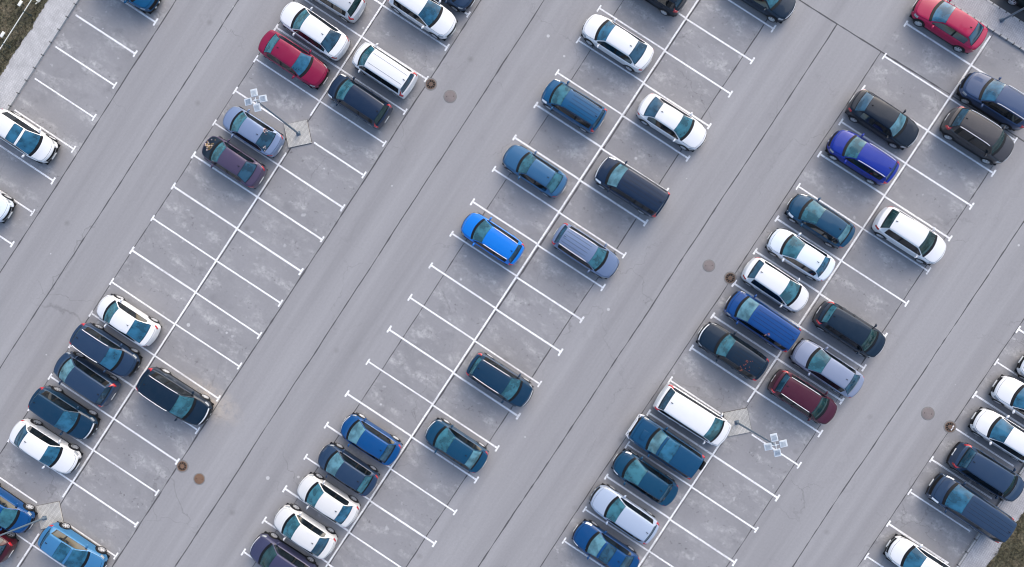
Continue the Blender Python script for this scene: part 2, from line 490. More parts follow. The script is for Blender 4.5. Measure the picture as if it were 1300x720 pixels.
    for w in wx:
        for sd in (1, -1):
            o = len(bverts); n = 16
            for k in range(n + 1):
                a = PI * k / n * 1.06 - .03 * PI
                for rr, dy in ((.345, .004), (.41, .006), (.425, -.02)):
                    bverts.append((w + rr * math.cos(a), sd * (hw0 * .985 + dy + .006), .33 + rr * math.sin(a)))
            for k in range(n):
                for m_ in range(2):
                    a = o + 3 * k + m_
                    arch.append((a, a + 1, a + 4, a + 3))
    def emit(tag, nm, mats, shrink=0.0, lift=0.0, extra=None):
        fs = quads.get(tag, [])
        if not fs: return None
        fs = np.array(fs)
        ids, inv = np.unique(fs, return_inverse=True)
        inv = inv.reshape(fs.shape)
        P = V[ids].copy()
        if shrink:
            cen = P[inv].mean(1)
            acc = np.zeros_like(P); cnt = np.zeros(len(P))
            for k in range(4):
                np.add.at(acc, inv[:, k], cen); np.add.at(cnt, inv[:, k], 1)
            bd = cnt < 4
            dv = acc / cnt[:, None] - P
            ln = np.linalg.norm(dv, axis=1, keepdims=True) + 1e-9
            P[bd] += (dv / ln * shrink)[bd]
        if lift: P[:, 2] += lift
        return link_mesh(nm, P, inv, mats, root)
    # body shell: paint + black trim + pale nose strip as painted glint
    bf = quads.get('body', []); tf = quads.get('trim', []); glint_f = quads.get('chrome_or_glint', [])
    allf = bf + tf + arch + glint_f
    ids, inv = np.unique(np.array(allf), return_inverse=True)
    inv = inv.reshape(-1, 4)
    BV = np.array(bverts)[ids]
    link_mesh('body', BV, inv, [pm, TRIM, RAIL], root, fm=[0] * len(bf) + [1] * (len(tf) + len(arch)) + [2] * len(glint_f))
    emit('hood', 'bonnet', pm, .016)
    emit('boot_lid', 'boot_lid', pm, .016)
    emit('windshield', 'windscreen', FRONT[gl[0]], .012)
    emit('rear_window', 'rear_window', FRONT[gl[1]], .022)
    emit('sunroof', 'sunroof', GLASS_B if sunroof == 'clear' else GLASS_R, .02, .003)
    emit('grille', 'grille', TRIM, .006)
    for s in 'lr':
        emit('side_window_' + s, 'side_window', GLASS_S, .010)
        emit('headlight_' + s, 'headlight', LENS_W if 'lamps' in kit else LENS_G, .008)
        emit('taillight_' + s, 'taillight', LENS_R, .006)
    # floor pan
    bm = bmesh.new(); add_box(bm, 0, 0, .26, L * .93, W * .86, .10, 0, .03)
    bm_obj('underbody', bm, TRIM, root)
    # wheels
    for w in wx:
        for sd in (1, -1):
            t_ = inst('wheel', TYRE, root, (w, sd * (hw0 - .095), .33))
            inst('rim', RIMM, t_, (0, 0.004 * sd, 0), (0, 0, 0 if sd > 0 else PI))
    # mirrors at the foot of the windscreen pillar
    xm = L / 2 - (ws0 + .045) * L
    for sd in (1, -1):
        inst('wing_mirror', MIRROR, root, (xm, sd * (hw0 * .985 + .11), belt + .06), (0, 0, 0), (1, sd, 1), pm if 'blackmirror' not in kit else None)
    for sd in (1, -1):
        for uu in (ub - .035, min(ge, .80) - .05):
            inst('door_handle', HANDLE, root, (L / 2 - uu * L, sd * (hw0 * .992 + .008), belt - .13), mat=None if 'chrome_or_glint' in kit else pm)
    # cabin
    xs = L / 2 - (ws1 + .10) * L
    dz = belt - .95
    inst('dashboard', DASH, root, (L / 2 - (ws0 + .05) * L - .12, 0, dz + .02), (0, 0, 0), (1, W / 1.8, 1))
    sm = SEAT_L if seats == 'light' else SEAT_D
    for sd in (1, -1): inst('front_seat', SEAT, root, (xs, sd * .37, .12 + dz), mat=sm)
    inst('rear_seat', BENCH, root, (xs - .95, 0, .16 + dz), (0, 0, 0), (1, W / 1.8, 1), mat=sm)
    # plates
    inst('number_plate', NPLATE, root, (L / 2 + .035, 0, .46))
    inst('number_plate', NPLATE, root, (-L / 2 - .03, 0, .62))
    # roof fittings
    if typ != 'boxy':
        inst('roof_antenna', FIN, root, (L / 2 - (rw0 - .035) * L, 0, H - .045))
    if rails:
        mt = RAIL if rails == 'chrome_or_glint' else TRIM
        for sd in (1, -1):
            pts = []
            for u in np.linspace(ws1 + .035, rw0 - .02, 9):
                k = int(np.argmin(abs(ui - u)))
                p = g[k, (7 if sd > 0 else 11) * NP]
                e = min(1, min(u - ws1 - .035, rw0 - .02 - u) / .02)
                pts.append((p[0], p[1] + .015 * sd, p[2] + .012 + .045 * max(0, e)))
            parts = [tube(pts[k], pts[k + 1], .021, .021, 8) for k in range(8)]
            vs, fs = join(parts)
            link_mesh('roof_rail', vs, fs, mt, root)
    if 'ribs' in kit:                                    # pressed ribs along the roof
        for yy in (-.38, -.13, .13, .38):
            bm = bmesh.new(); add_box(bm, L / 2 - (ws1 + rw0) / 2 * L, yy, H - .012 - .05 * (abs(yy) / .5) ** 2, (rw0 - ws1) * L * .72, .035, .03, 0, .01)
            bm_obj('roof_rib', bm, pm, root)
    if 'bullbar' in kit:
        parts = []
        xf = L / 2 + .10
        for z, yy in ((.55, .80), (.78, .62), (.95, .45)):
            parts.append(tube((xf, -yy, z), (xf, yy, z), .035, .035, 8))
        for yy in (-.45, .45): parts.append(tube((xf - .02, yy, .38), (xf, yy, .97), .035, .035, 8))
        vs, fs = join(parts); link_mesh('bull_bar', vs, fs, RAIL, root)
        for sd in (1, -1):
            bm = bmesh.new(); add_box(bm, L / 2 - .10, sd * hw0 * .80, .62, .30, .26, .16, sd * -.35, .05)
            bm_obj('bumper_corner', bm, RAIL, root)
        bm = bmesh.new(); add_box(bm, L / 2 - .72, .12, nose + .20, .36, .62, .06, 0, .025); bm_obj('bonnet_scoop', bm, pm, root)
        bm = bmesh.new()
        add_box(bm, -L / 2 - .11, -.30, .95, .18, .62, .62, 0, .08)
        bm_obj('spare_wheel_cover', bm, TRIM, root)
    if 'grooves' in kit:                                 # pressed lines along the roof
        for yy in ((-.34, .34) if cat == 'van' and paintkey == 'white' else (-.36, -.12, .12, .36)):
            n = 8; V_, F_ = [], []
            for q, u in enumerate(np.linspace(ws1 + .06, rw0 - .05, n)):
                k = int(np.argmin(abs(ui - u))); row = g[k]
                zz = float(np.interp(yy, row[::-1, 1][NP * 6:NP * 12 + 1], row[::-1, 2][NP * 6:NP * 12 + 1])) + .004
                V_ += [(row[9 * NP, 0], yy - .009, zz), (row[9 * NP, 0], yy + .009, zz)]
                if q: F_.append((2 * q - 2, 2 * q - 1, 2 * q + 1, 2 * q))
            link_mesh('roof_groove', V_, F_, TRIM, root)
    if 'spoiler' in kit:
        bm = bmesh.new(); add_box(bm, -L / 2 + .02 * L + .12, 0, H - .075, .22, W * .62, .03, 0, .012)
        bm_obj('rear_spoiler', bm, pm, root)
    return root

# ------------------------------------------------------------------ ground
def struct(o):
    o['kind'] = 'structure'; return o

BAYS = [(-35.1, -29.68), (-23.05, -12.66), (-4.95, 3.5), (10.78, 20.75), (27.72, 32.85)]

def asphalt_nodes(nt, b, lot=True):
    N, Lk = nt.nodes, nt.links
    geo = N.new('ShaderNodeNewGeometry')
    sep = N.new('ShaderNodeSeparateXYZ'); Lk.new(geo.outputs['Position'], sep.inputs[0])
    def math_(op, a, b_=None, c=None, clamp=False):
        n = N.new('ShaderNodeMath'); n.operation = op; n.use_clamp = clamp
        for k, v in enumerate((a, b_, c)):
            if v is None: continue
            if isinstance(v, (int, float)): n.inputs[k].default_value = v
            else: Lk.new(v, n.inputs[k])
        return n.outputs[0]
    def noise(scale, detail=4, rough=.6, stretch=None, off=0.0):
        mp = N.new('ShaderNodeMapping'); Lk.new(geo.outputs['Position'], mp.inputs[0])
        mp.inputs['Location'].default_value = (off, off * 1.7, 0)
        if stretch: mp.inputs['Scale'].default_value = stretch
        n = N.new('ShaderNodeTexNoise'); n.inputs['Scale'].default_value = scale
        n.inputs['Detail'].default_value = detail; n.inputs['Roughness'].default_value = rough
        Lk.new(mp.outputs[0], n.inputs['Vector'])
        return n.outputs['Fac']
    def band(v, lo, hi):
        n = N.new('ShaderNodeMapRange'); n.inputs[1].default_value = lo; n.inputs[2].default_value = hi
        Lk.new(v, n.inputs[0]); return n.outputs[0]
    def mixc(f, a, b_):
        n = N.new('ShaderNodeMix'); n.data_type = 'RGBA'
        if isinstance(f, (int, float)): n.inputs[0].default_value = f
        else: Lk.new(f, n.inputs[0])
        for k, v in ((6, a), (7, b_)):
            if isinstance(v, tuple): n.inputs[k].default_value = (*v, 1)
            else: Lk.new(v, n.inputs[k])
        return n.outputs[2]
    # which slabs are bays and which are driving aisles
    mask = None
    for lo, hi in BAYS:
        a = math_('MULTIPLY', band(sep.outputs[0], lo - .03, lo + .03), band(sep.outputs[0], hi + .03, hi - .03))
        mask = a if mask is None else math_('ADD', mask, a)
    # aisle: pale worn lanes drawn out along the driving direction
    streak = noise(1.0, 5, .6, (1.1, .035, 1))
    lane = noise(1.0, 3, .5, (.45, .02, 1), 3.3)
    aisle = mixc(band(streak, .3, .7), (.246, .243, .249), (.310, .306, .312))
    aisle = mixc(math_('MULTIPLY', band(lane, .45, .72), .35), aisle, (.36, .357, .364))
    # bays: darker slabs with chalky salt bloom and oil-grey patches
    big = noise(.33, 4, .55, None, 11)
    bay = mixc(band(big, .3, .7), (.236, .234, .241), (.284, .281, .288))
    cloud = noise(.70, 6, .62, (.72, 1.35, 1), 5)
    fine = noise(3.4, 5, .7, None, 2)
    chalk = math_('MULTIPLY', band(cloud, .49, .66), band(fine, .36, .64))
    # bloom and drips gather in the middle of each bay, between the wheel tracks
    fy = math_('PINGPONG', math_('ADD', sep.outputs[1], .07), 1.25)
    mid = band(fy, .25, .95)
    chalk = math_('MULTIPLY', chalk, math_('MULTIPLY_ADD', mid, .62, .30))
    bay = mixc(math_('MULTIPLY', chalk, .9), bay, (.50, .495, .485))
    fleck = noise(1.7, 3, .5, None, 21)
    bay = mixc(math_('MULTIPLY', band(fleck, .66, .74), .5), bay, (.50, .50, .50))
    oil = noise(.9, 3, .5, None, 31)
    bay = mixc(math_('MULTIPLY', band(oil, .60, .74), .22), bay, (.11, .11, .12))
    drip = noise(4.2, 3, .55, None, 51)
    bay = mixc(math_('MULTIPLY', math_('MULTIPLY', band(drip, .60, .71), band(fy, .75, 1.15)), .55), bay, (.085, .083, .085))
    col = mixc(mask, aisle, bay)
    # hairline cracks, here and there
    wrp = N.new('ShaderNodeTexNoise'); wrp.inputs['Scale'].default_value = .9; wrp.inputs['Detail'].default_value = 5
    Lk.new(geo.outputs['Position'], wrp.inputs['Vector'])
    wv = N.new('ShaderNodeVectorMath'); wv.operation = 'MULTIPLY_ADD'
    Lk.new(wrp.outputs['Color'], wv.inputs[0]); wv.inputs[1].default_value = (2.2, 2.2, 0); Lk.new(geo.outputs['Position'], wv.inputs[2])
    vc = N.new('ShaderNodeTexVoronoi'); vc.feature = 'DISTANCE_TO_EDGE'; vc.inputs['Scale'].default_value = .16
    Lk.new(wv.outputs[0], vc.inputs['Vector'])
    crack = math_('MULTIPLY', band(vc.outputs['Distance'], .006, .001), band(noise(.16, 3, .5, None, 61), .50, .62))
    col = mixc(math_('MULTIPLY', crack, .36), col, (.11, .108, .11))
    # faint curved tyre scuffs
    mp3 = N.new('ShaderNodeMapping'); mp3.inputs['Rotation'].default_value = (0, 0, .35); mp3.inputs['Scale'].default_value = (.9, .07, 1)
    Lk.new(wv.outputs[0], mp3.inputs[0])
    sc_ = N.new('ShaderNodeTexNoise'); sc_.inputs['Scale'].default_value = 1.6; sc_.inputs['Detail'].default_value = 4
    Lk.new(mp3.outputs[0], sc_.inputs['Vector'])
    col = mixc(math_('MULTIPLY', band(sc_.outputs['Fac'], .56, .74), .13), col, (.15, .147, .15))
    # white specks and dark crumbs everywhere
    vo = N.new('ShaderNodeTexVoronoi'); vo.inputs['Scale'].default_value = .55
    Lk.new(geo.outputs['Position'], vo.inputs['Vector'])
    sp = N.new('ShaderNodeSeparateColor'); Lk.new(vo.outputs['Color'], sp.inputs[0])
    r = math_('MULTIPLY_ADD', sp.outputs[1], .055, .015)
    dot = math_('MULTIPLY', math_('LESS_THAN', vo.outputs['Distance'], r), math_('GREATER_THAN', sp.outputs[0], .52))
    col = mixc(math_('MULTIPLY', dot, .55), col, (.62, .62, .62))
    vo2 = N.new('ShaderNodeTexVoronoi'); vo2.inputs['Scale'].default_value = .42
    mp2 = N.new('ShaderNodeMapping'); mp2.inputs['Location'].default_value = (3.1, 7.7, 0)
    Lk.new(geo.outputs['Position'], mp2.inputs[0]); Lk.new(mp2.outputs[0], vo2.inputs['Vector'])
    sp2 = N.new('ShaderNodeSeparateColor'); Lk.new(vo2.outputs['Color'], sp2.inputs[0])
    d2 = band(vo2.outputs['Distance'], .11, .02)
    col = mixc(math_('MULTIPLY', math_('MULTIPLY', d2, math_('GREATER_THAN', sp2.outputs[0], .6)), .30), col, (.10, .095, .09))
    # sandy spill by the big black car's nose
    sx, sy = at(266, 508)
    dx = math_('SUBTRACT', sep.outputs[0], sx); dy = math_('SUBTRACT', sep.outputs[1], sy)
    dd = math_('SQRT', math_('ADD', math_('MULTIPLY', math_('MULTIPLY', dx, dx), .22), math_('MULTIPLY', dy, dy)))
    spill = math_('MULTIPLY', band(dd, 1.3, .1), band(noise(2.2, 6, .7, None, 9), .36, .54))
    col = mixc(math_('MULTIPLY', spill, .65), col, (.52, .45, .37))
    # stone grain
    grain = noise(38, 2, .6)
    g2 = noise(7, 4, .7, None, 40)
    val = math_('ADD', math_('MULTIPLY_ADD', grain, .30, .85), math_('MULTIPLY_ADD', g2, .22, -.11))
    hv = N.new('ShaderNodeHueSaturation'); Lk.new(col, hv.inputs['Color']); Lk.new(val, hv.inputs['Value'])
    bp = N.new('ShaderNodeBump'); bp.inputs['Strength'].default_value = .25; bp.inputs['Distance'].default_value = .01
    Lk.new(grain, bp.inputs['Height']); Lk.new(bp.outputs[0], b.inputs['Normal'])
    b.inputs['Roughness'].default_value = .85
    b.inputs['Specular IOR Level'].default_value = .3
    return hv.outputs[0], noise, band, math_, mixc

ASPHALT, nt, b = new_mat('worn_grey_asphalt')
colr, *_ = asphalt_nodes(nt, b)
nt.links.new(colr, b.inputs['Base Color'])

LINE, nt, b = new_mat('worn_road_paint')
acol, noise_, band_, m_, mix_ = asphalt_nodes(nt, b)
wear = m_('ADD', m_('MULTIPLY', band_(noise_(9, 5, .75, None, 70), .50, .66), .65), m_('MULTIPLY', band_(noise_(.45, 4, .6, None, 77), .50, .75), .45), clamp=True)
nt.links.new(mix_(wear, (.85, .85, .85), acol), b.inputs['Base Color'])

JOINT = plain('dark_joint', (.085, .083, .088), .9, vary=.35, scale=2.5)

def sheet(name, x0, y0, x1, y1, z, mat, nx=1, ny=1):
    vs = [(x0 + (x1 - x0) * i / nx, y0 + (y1 - y0) * j / ny, z) for j in range(ny + 1) for i in range(nx + 1)]
    fs = [(j * (nx + 1) + i, j * (nx + 1) + i + 1, (j + 1) * (nx + 1) + i + 1, (j + 1) * (nx + 1) + i) for j in range(ny) for i in range(nx)]
    return link_mesh(name, vs, fs, mat, smooth=False)

struct(sheet('ground', -400, -400, 400, 400, 0, ASPHALT))

def joint_strip(x0, y0, x1, y1, w, seed):
    r = np.random.default_rng(seed)
    L = math.hypot(x1 - x0, y1 - y0); n = max(4, int(L / .35))
    dx, dy = (x1 - x0) / L, (y1 - y0) / L
    V, Fc = [], []
    wob = np.cumsum(r.normal(0, .006, n + 1)); wob -= np.linspace(wob[0], wob[-1], n + 1)
    ww = np.clip(w * (1 + r.normal(0, .28, n + 1)), w * .35, w * 1.8)
    for k in range(n + 1):
        t = L * k / n
        for s in (-1, 1):
            o = wob[k] + s * ww[k] / 2
            V.append((x0 + dx * t - dy * o, y0 + dy * t + dx * o, .004))
    for k in range(n):
        a = 2 * k; Fc.append((a, a + 2, a + 3, a + 1))
    return V, Fc
joints = [joint_strip(s, y0, s, y1, w, 100 + i) for i, (s, y0, y1, w) in enumerate([
    (-29.67, -45, 29, .075), (-26.15, -45, 29, .06), (-23.03, -45, 29, .055), (-17.89, -45, 29, .07), (-12.66, -45, 29, .075), (-9.23, -45, 29, .065),
    (-4.96, -45, 25, .05), (-.80, -45, 25, .085), (3.5, -45, 24.9, .065), (7.44, -45, 24.9, .07), (10.78, -45, 24.9, .055), (16.13, -45, 29.7, .03),
    (20.75, -45, 24.9, .055), (24.29, -45, 29.5, .06), (27.71, -45, 29.5, .05)])]
joints.append(joint_strip(3.0, 24.87, 32.0, 25.12, .075, 300))
vs, fs = join(joints)
struct(link_mesh('pavement_joints', vs, fs, JOINT, smooth=False))

# painted bay lines, one set per row
LW = .118
PADS = [(-18.03, -.1), (16.2, -.09), (-18.03, -30.17)]
def rect(x0, y0, x1, y1, z):
    return [(x0, y0, z), (x1, y0, z), (x1, y1, z), (x0, y1, z)], [(0, 1, 2, 3)]
def clear_of_pads(x, y):
    return all(abs(x - px) + abs(y - py) > 1.22 for px, py in PADS)
def bay_lines(phase, k0, k1, xin, xout, tee=.5):
    P = []
    sg = 1 if xout > xin else -1
    for k in range(k0, k1 + 1):
        y = phase + 2.5 * k + random.uniform(-.02, .02)
        xa = xin
        for px, py in PADS:
            if abs(y - py) < 1.0 and abs(px - xin) < .8: xa = px + sg * 1.2
        x0, x1 = sorted((xa + sg * (LW / 2 + .003 if abs(xin - xa) < 1e-6 else 0), xout - sg * (LW / 2 + .003)))
        w2 = LW / 2 * random.uniform(.88, 1.1); sl = random.uniform(-.018, .018)
        vs_, fs_ = rect(x0, y - w2, x1, y + w2, .008)
        P.append(([(a, c + sl * (a - xin) / 5 , d_) for a, c, d_ in vs_], fs_))
        tl_ = tee / 2 * random.uniform(.86, 1.12); xo = xout; yo = y + sl * (xout - xin) / 5 + random.uniform(-.03, .03)
        P.append(rect(xo - w2, yo - tl_, xo + w2, yo + tl_, .008))
    return P
def spine(x, y0, y1):
    P, ys = [], [(y0, y1)]
    for px, py in PADS:
        if abs(px - x) < .8:
            ys = [seg for a, c in ys for seg in (((a, py - 1.45), (py + 1.45, c)) if a < py < c else ((a, c),))]
    return [rect(x - LW / 2, a, x + LW / 2, c, .008) for a, c in ys]
rows = [
    bay_lines(.92, -14, 10, -34.83, -30.01),
    bay_lines(0, -17, 11, -18.0, -23.08) + bay_lines(0, -17, 11, -18.0, -12.9) + spine(-18.0, -43, 28),
    bay_lines(2.48, -18, 9, -.91, -5.98) + bay_lines(2.43, -18, 9, -.91, 4.19) + spine(-.91, -43, 24.9),
    bay_lines(2.28, -18, 10, 16.03, 11.1) + bay_lines(2.26, -18, 10, 16.03, 21.03) + spine(16.03, -43, 29.5),
    bay_lines(2.27, -18, 10, 32.45, 27.82)]
for r_ in rows:
    vs, fs = join(r_)
    struct(link_mesh('bay_markings', vs, fs, LINE, smooth=False))

# raised pavements, kerbs and grass
def paving(name, col, scale, rot, mort=.66):
    m, nt, b = new_mat(name)
    N, Lk = nt.nodes, nt.links
    geo = N.new('ShaderNodeNewGeometry')
    mp = N.new('ShaderNodeMapping'); mp.inputs['Rotation'].default_value = (0, 0, rot); mp.inputs['Scale'].default_value = (scale,) * 3
    Lk.new(geo.outputs['Position'], mp.inputs[0])
    br = N.new('ShaderNodeTexBrick'); Lk.new(mp.outputs[0], br.inputs['Vector'])
    br.inputs['Color1'].default_value = (*[c * .92 for c in col], 1); br.inputs['Color2'].default_value = (*[c * 1.06 for c in col], 1)
    br.inputs['Mortar'].default_value = (*[c * mort for c in col], 1)
    br.inputs['Scale'].default_value = 1.0; br.inputs['Mortar Size'].default_value = .022
    br.inputs['Brick Width'].default_value = .5; br.inputs['Row Height'].default_value = .25
    no = N.new('ShaderNodeTexNoise'); no.inputs['Scale'].default_value = 1.3; no.inputs['Detail'].default_value = 6; no.inputs['Roughness'].default_value = .7
    Lk.new(geo.outputs['Position'], no.inputs['Vector'])
    mr = N.new('ShaderNodeMapRange'); mr.inputs[1].default_value = .3; mr.inputs[2].default_value = .7; mr.inputs[3].default_value = .80; mr.inputs[4].default_value = 1.12
    Lk.new(no.outputs['Fac'], mr.inputs[0])
    hs = N.new('ShaderNodeHueSaturation'); Lk.new(br.outputs['Color'], hs.inputs['Color']); Lk.new(mr.outputs[0], hs.inputs['Value'])
    Lk.new(hs.outputs[0], b.inputs['Base Color'])
    b.inputs['Roughness'].default_value = .85
    return m
PAVE = paving('pale_block_paving', (.48, .475, .475), 2.6, LOT)
PAVE2 = paving('grey_block_paving', (.37, .37, .385), 2.6, LOT)
PADM = paving('lamp_pad_paving', (.50, .49, .46), 3.0, PI / 4, .42)
KERB = paving('kerb_concrete', (.42, .42, .415), .5, PI / 2, .3)
ROUGH = plain('dark_kerb_foot', (.12, .12, .12), .9, vary=.3, scale=4)

def block(name, x0, y0, x1, y1, z1, mat, bevel=.0):
    bm = bmesh.new(); add_box(bm, (x0 + x1) / 2, (y0 + y1) / 2, z1 / 2 - .1, x1 - x0, y1 - y0, z1 + .2, 0, bevel)
    return struct(bm_obj(name, bm, mat, smooth=False))
def ragged(name, pts_edge, xfar, z, mat):
    """flat strip with one uneven long edge, laid a little above what it laps over"""
    V, Fc = [], []
    for x, y in pts_edge: V += [(x, y, z), (xfar, y, z)]
    for k in range(len(pts_edge) - 1): Fc.append((2 * k, 2 * k + 1, 2 * k + 3, 2 * k + 2))
    return struct(link_mesh(name, V, Fc, mat, smooth=False))

block('kerb', -35.22, -60, -35.08, 60, .13, KERB, .012)
block('pavement', -37.3, -60, -35.223, 60, .12, PAVE)
block('kerb', 32.85, -60, 32.99, 29.7, .13, KERB, .012)
block('pavement', 32.993, -60, 35.2, 29.7, .12, PAVE2)
block('kerb', -60, 29.78, 120, 29.90, .13, KERB, .012)
block('pavement', -60, 29.903, 120, 31.18, .12, PAVE2)
block('kerb', -60, 31.183, 120, 31.30, .13, KERB, .012)
DARKROAD = plain('dark_road_asphalt', (.085, .085, .088), .9, vary=.25, scale=1.2)
struct(sheet('road', -60, 31.303, 120, 40, .006, DARKROAD))

GRASS, nt, b = new_mat('winter_turf')
N, Lk = nt.nodes, nt.links
geo = N.new('ShaderNodeNewGeometry')
n1 = N.new('ShaderNodeTexNoise'); n1.inputs['Scale'].default_value = .9; n1.inputs['Detail'].default_value = 7; n1.inputs['Roughness'].default_value = .7
Lk.new(geo.outputs['Position'], n1.inputs['Vector'])
rp = N.new('ShaderNodeValToRGB'); cr = rp.color_ramp
cr.elements[0].position = .30; cr.elements[0].color = (.055, .048, .036, 1)
cr.elements[1].position = .72; cr.elements[1].color = (.185, .155, .105, 1)
e = cr.elements.new(.45); e.color = (.085, .080, .046, 1)
e = cr.elements.new(.58); e.color = (.125, .108, .068, 1)
Lk.new(n1.outputs['Fac'], rp.inputs['Fac'])
n2 = N.new('ShaderNodeTexNoise'); n2.inputs['Scale'].default_value = 9; n2.inputs['Detail'].default_value = 3
Lk.new(geo.outputs['Position'], n2.inputs['Vector'])
hs = N.new('ShaderNodeHueSaturation'); Lk.new(rp.outputs[0], hs.inputs['Color'])
mr = N.new('ShaderNodeMapRange'); mr.inputs[1].default_value = .3; mr.inputs[2].default_value = .7; mr.inputs[3].default_value = .55; mr.inputs[4].default_value = 1.45
Lk.new(n2.outputs['Fac'], mr.inputs[0]); Lk.new(mr.outputs[0], hs.inputs['Value'])
Lk.new(hs.outputs[0], b.inputs['Base Color']); b.inputs['Roughness'].default_value = .95

def edge(x, y0, y1, sd):
    r = np.random.default_rng(sd); ys = np.arange(y0, y1, .12)
    w = r.normal(0, .03, len(ys)) + .035 * np.sin(ys * 1.9 + sd) + .025 * np.sin(ys * 4.3)
    return [(x + a, y) for a, y in zip(w, ys)]
eL = edge(-36.72, -60, 60, 3); ragged('verge', eL, -200, .135, GRASS)
eR = edge(34.42, -60, 29.6, 4); ragged('verge', eR, 200, .135, GRASS)

def tufts(x0, x1, y0, y1, n, sd):
    r = np.random.default_rng(sd)
    c = np.stack([r.uniform(x0, x1, n), r.uniform(y0, y1, n)], 1)
    k = 5
    V = np.zeros((n * k, 3, 3))
    for q in range(k):
        a = r.uniform(0, 2 * PI, n); h = r.uniform(.03, .12, n); w = r.uniform(.008, .02, n); ln = r.uniform(.02, .10, n)
        px, py = c[:, 0] + r.normal(0, .03, n), c[:, 1] + r.normal(0, .03, n)
        dx, dy = np.cos(a), np.sin(a)
        V[q * n:(q + 1) * n, 0] = np.stack([px - dy * w, py + dx * w, np.full(n, .133)], 1)
        V[q * n:(q + 1) * n, 1] = np.stack([px + dy * w, py - dx * w, np.full(n, .133)], 1)
        V[q * n:(q + 1) * n, 2] = np.stack([px + dx * ln, py + dy * ln, .135 + h], 1)
    me = bpy.data.meshes.new('grass_tufts'); m = n * k
    me.vertices.add(3 * m); me.vertices.foreach_set('co', V.reshape(-1))
    me.loops.add(3 * m); me.loops.foreach_set('vertex_index', np.arange(3 * m, dtype=np.int32))
    me.polygons.add(m); me.polygons.foreach_set('loop_start', np.arange(0, 3 * m, 3, dtype=np.int32))
    me.update(calc_edges=True); me.materials.append(GRASS)
    o = bpy.data.objects.new('grass', me); C.objects.link(o); o['kind'] = 'stuff'
    o['label'] = 'short brown and green winter grass on the verge'
    return o
tufts(-43, -36.75, -14, 5, 14000, 1)
tufts(34.4, 39, -6, 10, 9000, 2)

# thin wire fence in the grass corner with a white top rail
FENCE_W = plain('white_rail', (.72, .72, .66), .5)
FENCE_D = plain('dark_green_post', (.03, .045, .04), .6)
fx = at(20, 31, .75)[0]
fr = thing('wire_fence', 'low fence with thin white top rail on dark posts in the grass', 'fence', (fx, 0, .13))
vs, fs = tube((0, -16.4, .62), (0, 6.5, .62), .028, .028, 8); link_mesh('top_rail', vs, fs, FENCE_W, fr)
parts = [tube((0, -16.4, z), (0, 6.5, z), .006, .006, 5) for z in (.15, .30, .46)]
vs, fs = join(parts); link_mesh('wires', vs, fs, FENCE_D, fr)
y0 = at(28, 13, .7)[1]
for k in range(-5, 4):
    vs, fs = join([tube((0, y0 + 2.5 * k, -.2), (0, y0 + 2.5 * k, .70), .035, .035, 8), tube((0, y0 + 2.5 * k, .0), (0, y0 + 2.5 * k, .03), .09, .09, 10)])
    link_mesh('post', vs, fs, FENCE_D, fr)
for (px, py, lab) in ((27, 5, 'white marker plate behind the thin rail fence, nearer the top edge'), (4.5, 44.5, 'white marker plate behind the thin rail fence, at the left edge')):
    x, y = at(px, py, .35)
    o = thing('marker_plate', lab, 'marker', (x, y, .13), 0, 'white markers behind the fence')
    bm = bmesh.new(); add_box(bm, 0, 0, .32, .20, .40, .05, 0, .012); bm_obj('plate', bm, FENCE_W, o)
    vs, fs = tube((0, 0, -.2), (0, 0, .30), .025, .025, 8); link_mesh('stake', vs, fs, FENCE_D, o)
x, y = at(52, 3)
bm = bmesh.new()
for k in range(7):
    a = k * .9
    add_box(bm, .16 * math.cos(a) * (k % 3) * .6, .16 * math.sin(a) * (k % 2 + .4), .02 + .012 * k, .14, .07, .006, a, 0)
o = bm_obj('litter', bm, FENCE_W, smooth=False); o.location = (x, y, .15)
o['label'] = 'torn white paper scrap lying in the grass'; o['category'] = 'litter'

# ------------------------------------------------------------------ ironwork in the asphalt
IRON = plain('rusty_cast_iron', (.15, .10, .075), .8, .2, vary=.4, scale=9)
IRON_R = plain('orange_rust_iron', (.19, .115, .075), .85, .1, vary=.35, scale=7)
IRON_G = plain('grey_iron', (.215, .185, .178), .8, .1, vary=.2, scale=7)
COLLAR = plain('concrete_collar', (.19, .185, .18), .9, vary=.25, scale=6)
HOLE = plain('dark_gap', (.012, .012, .012), .9)
def grate(px, py, label, metal):
    x, y = at(px, py)
    t = thing('drain_grate', label, 'drain', (x, y, 0), random.uniform(0, 1), 'round iron drain grates')
    vs, fs = lathe([(.42, .0), (.42, .006), (.36, .010), (.33, .010)], 36); link_mesh('collar', vs, fs, COLLAR, t)
    vs, fs = lathe([(.329, .0), (.0, .0025)], 36); link_mesh('well', vs, fs, HOLE, t)
    parts = [lathe([(.328, .003), (.328, .024), (.275, .024), (.275, .003)], 36), lathe([(.135, .004), (.135, .022), (.06, .026), (0, .026)], 24)]
    for k in range(10):
        a = 2 * PI * k / 10; c, s = math.cos(a), math.sin(a)
        parts.append(tube((.12 * c, .12 * s, .012), (.28 * c, .28 * s, .012), .014, .019, 6))
    vs, fs = join(parts); link_mesh('grille', vs, fs, metal, t)
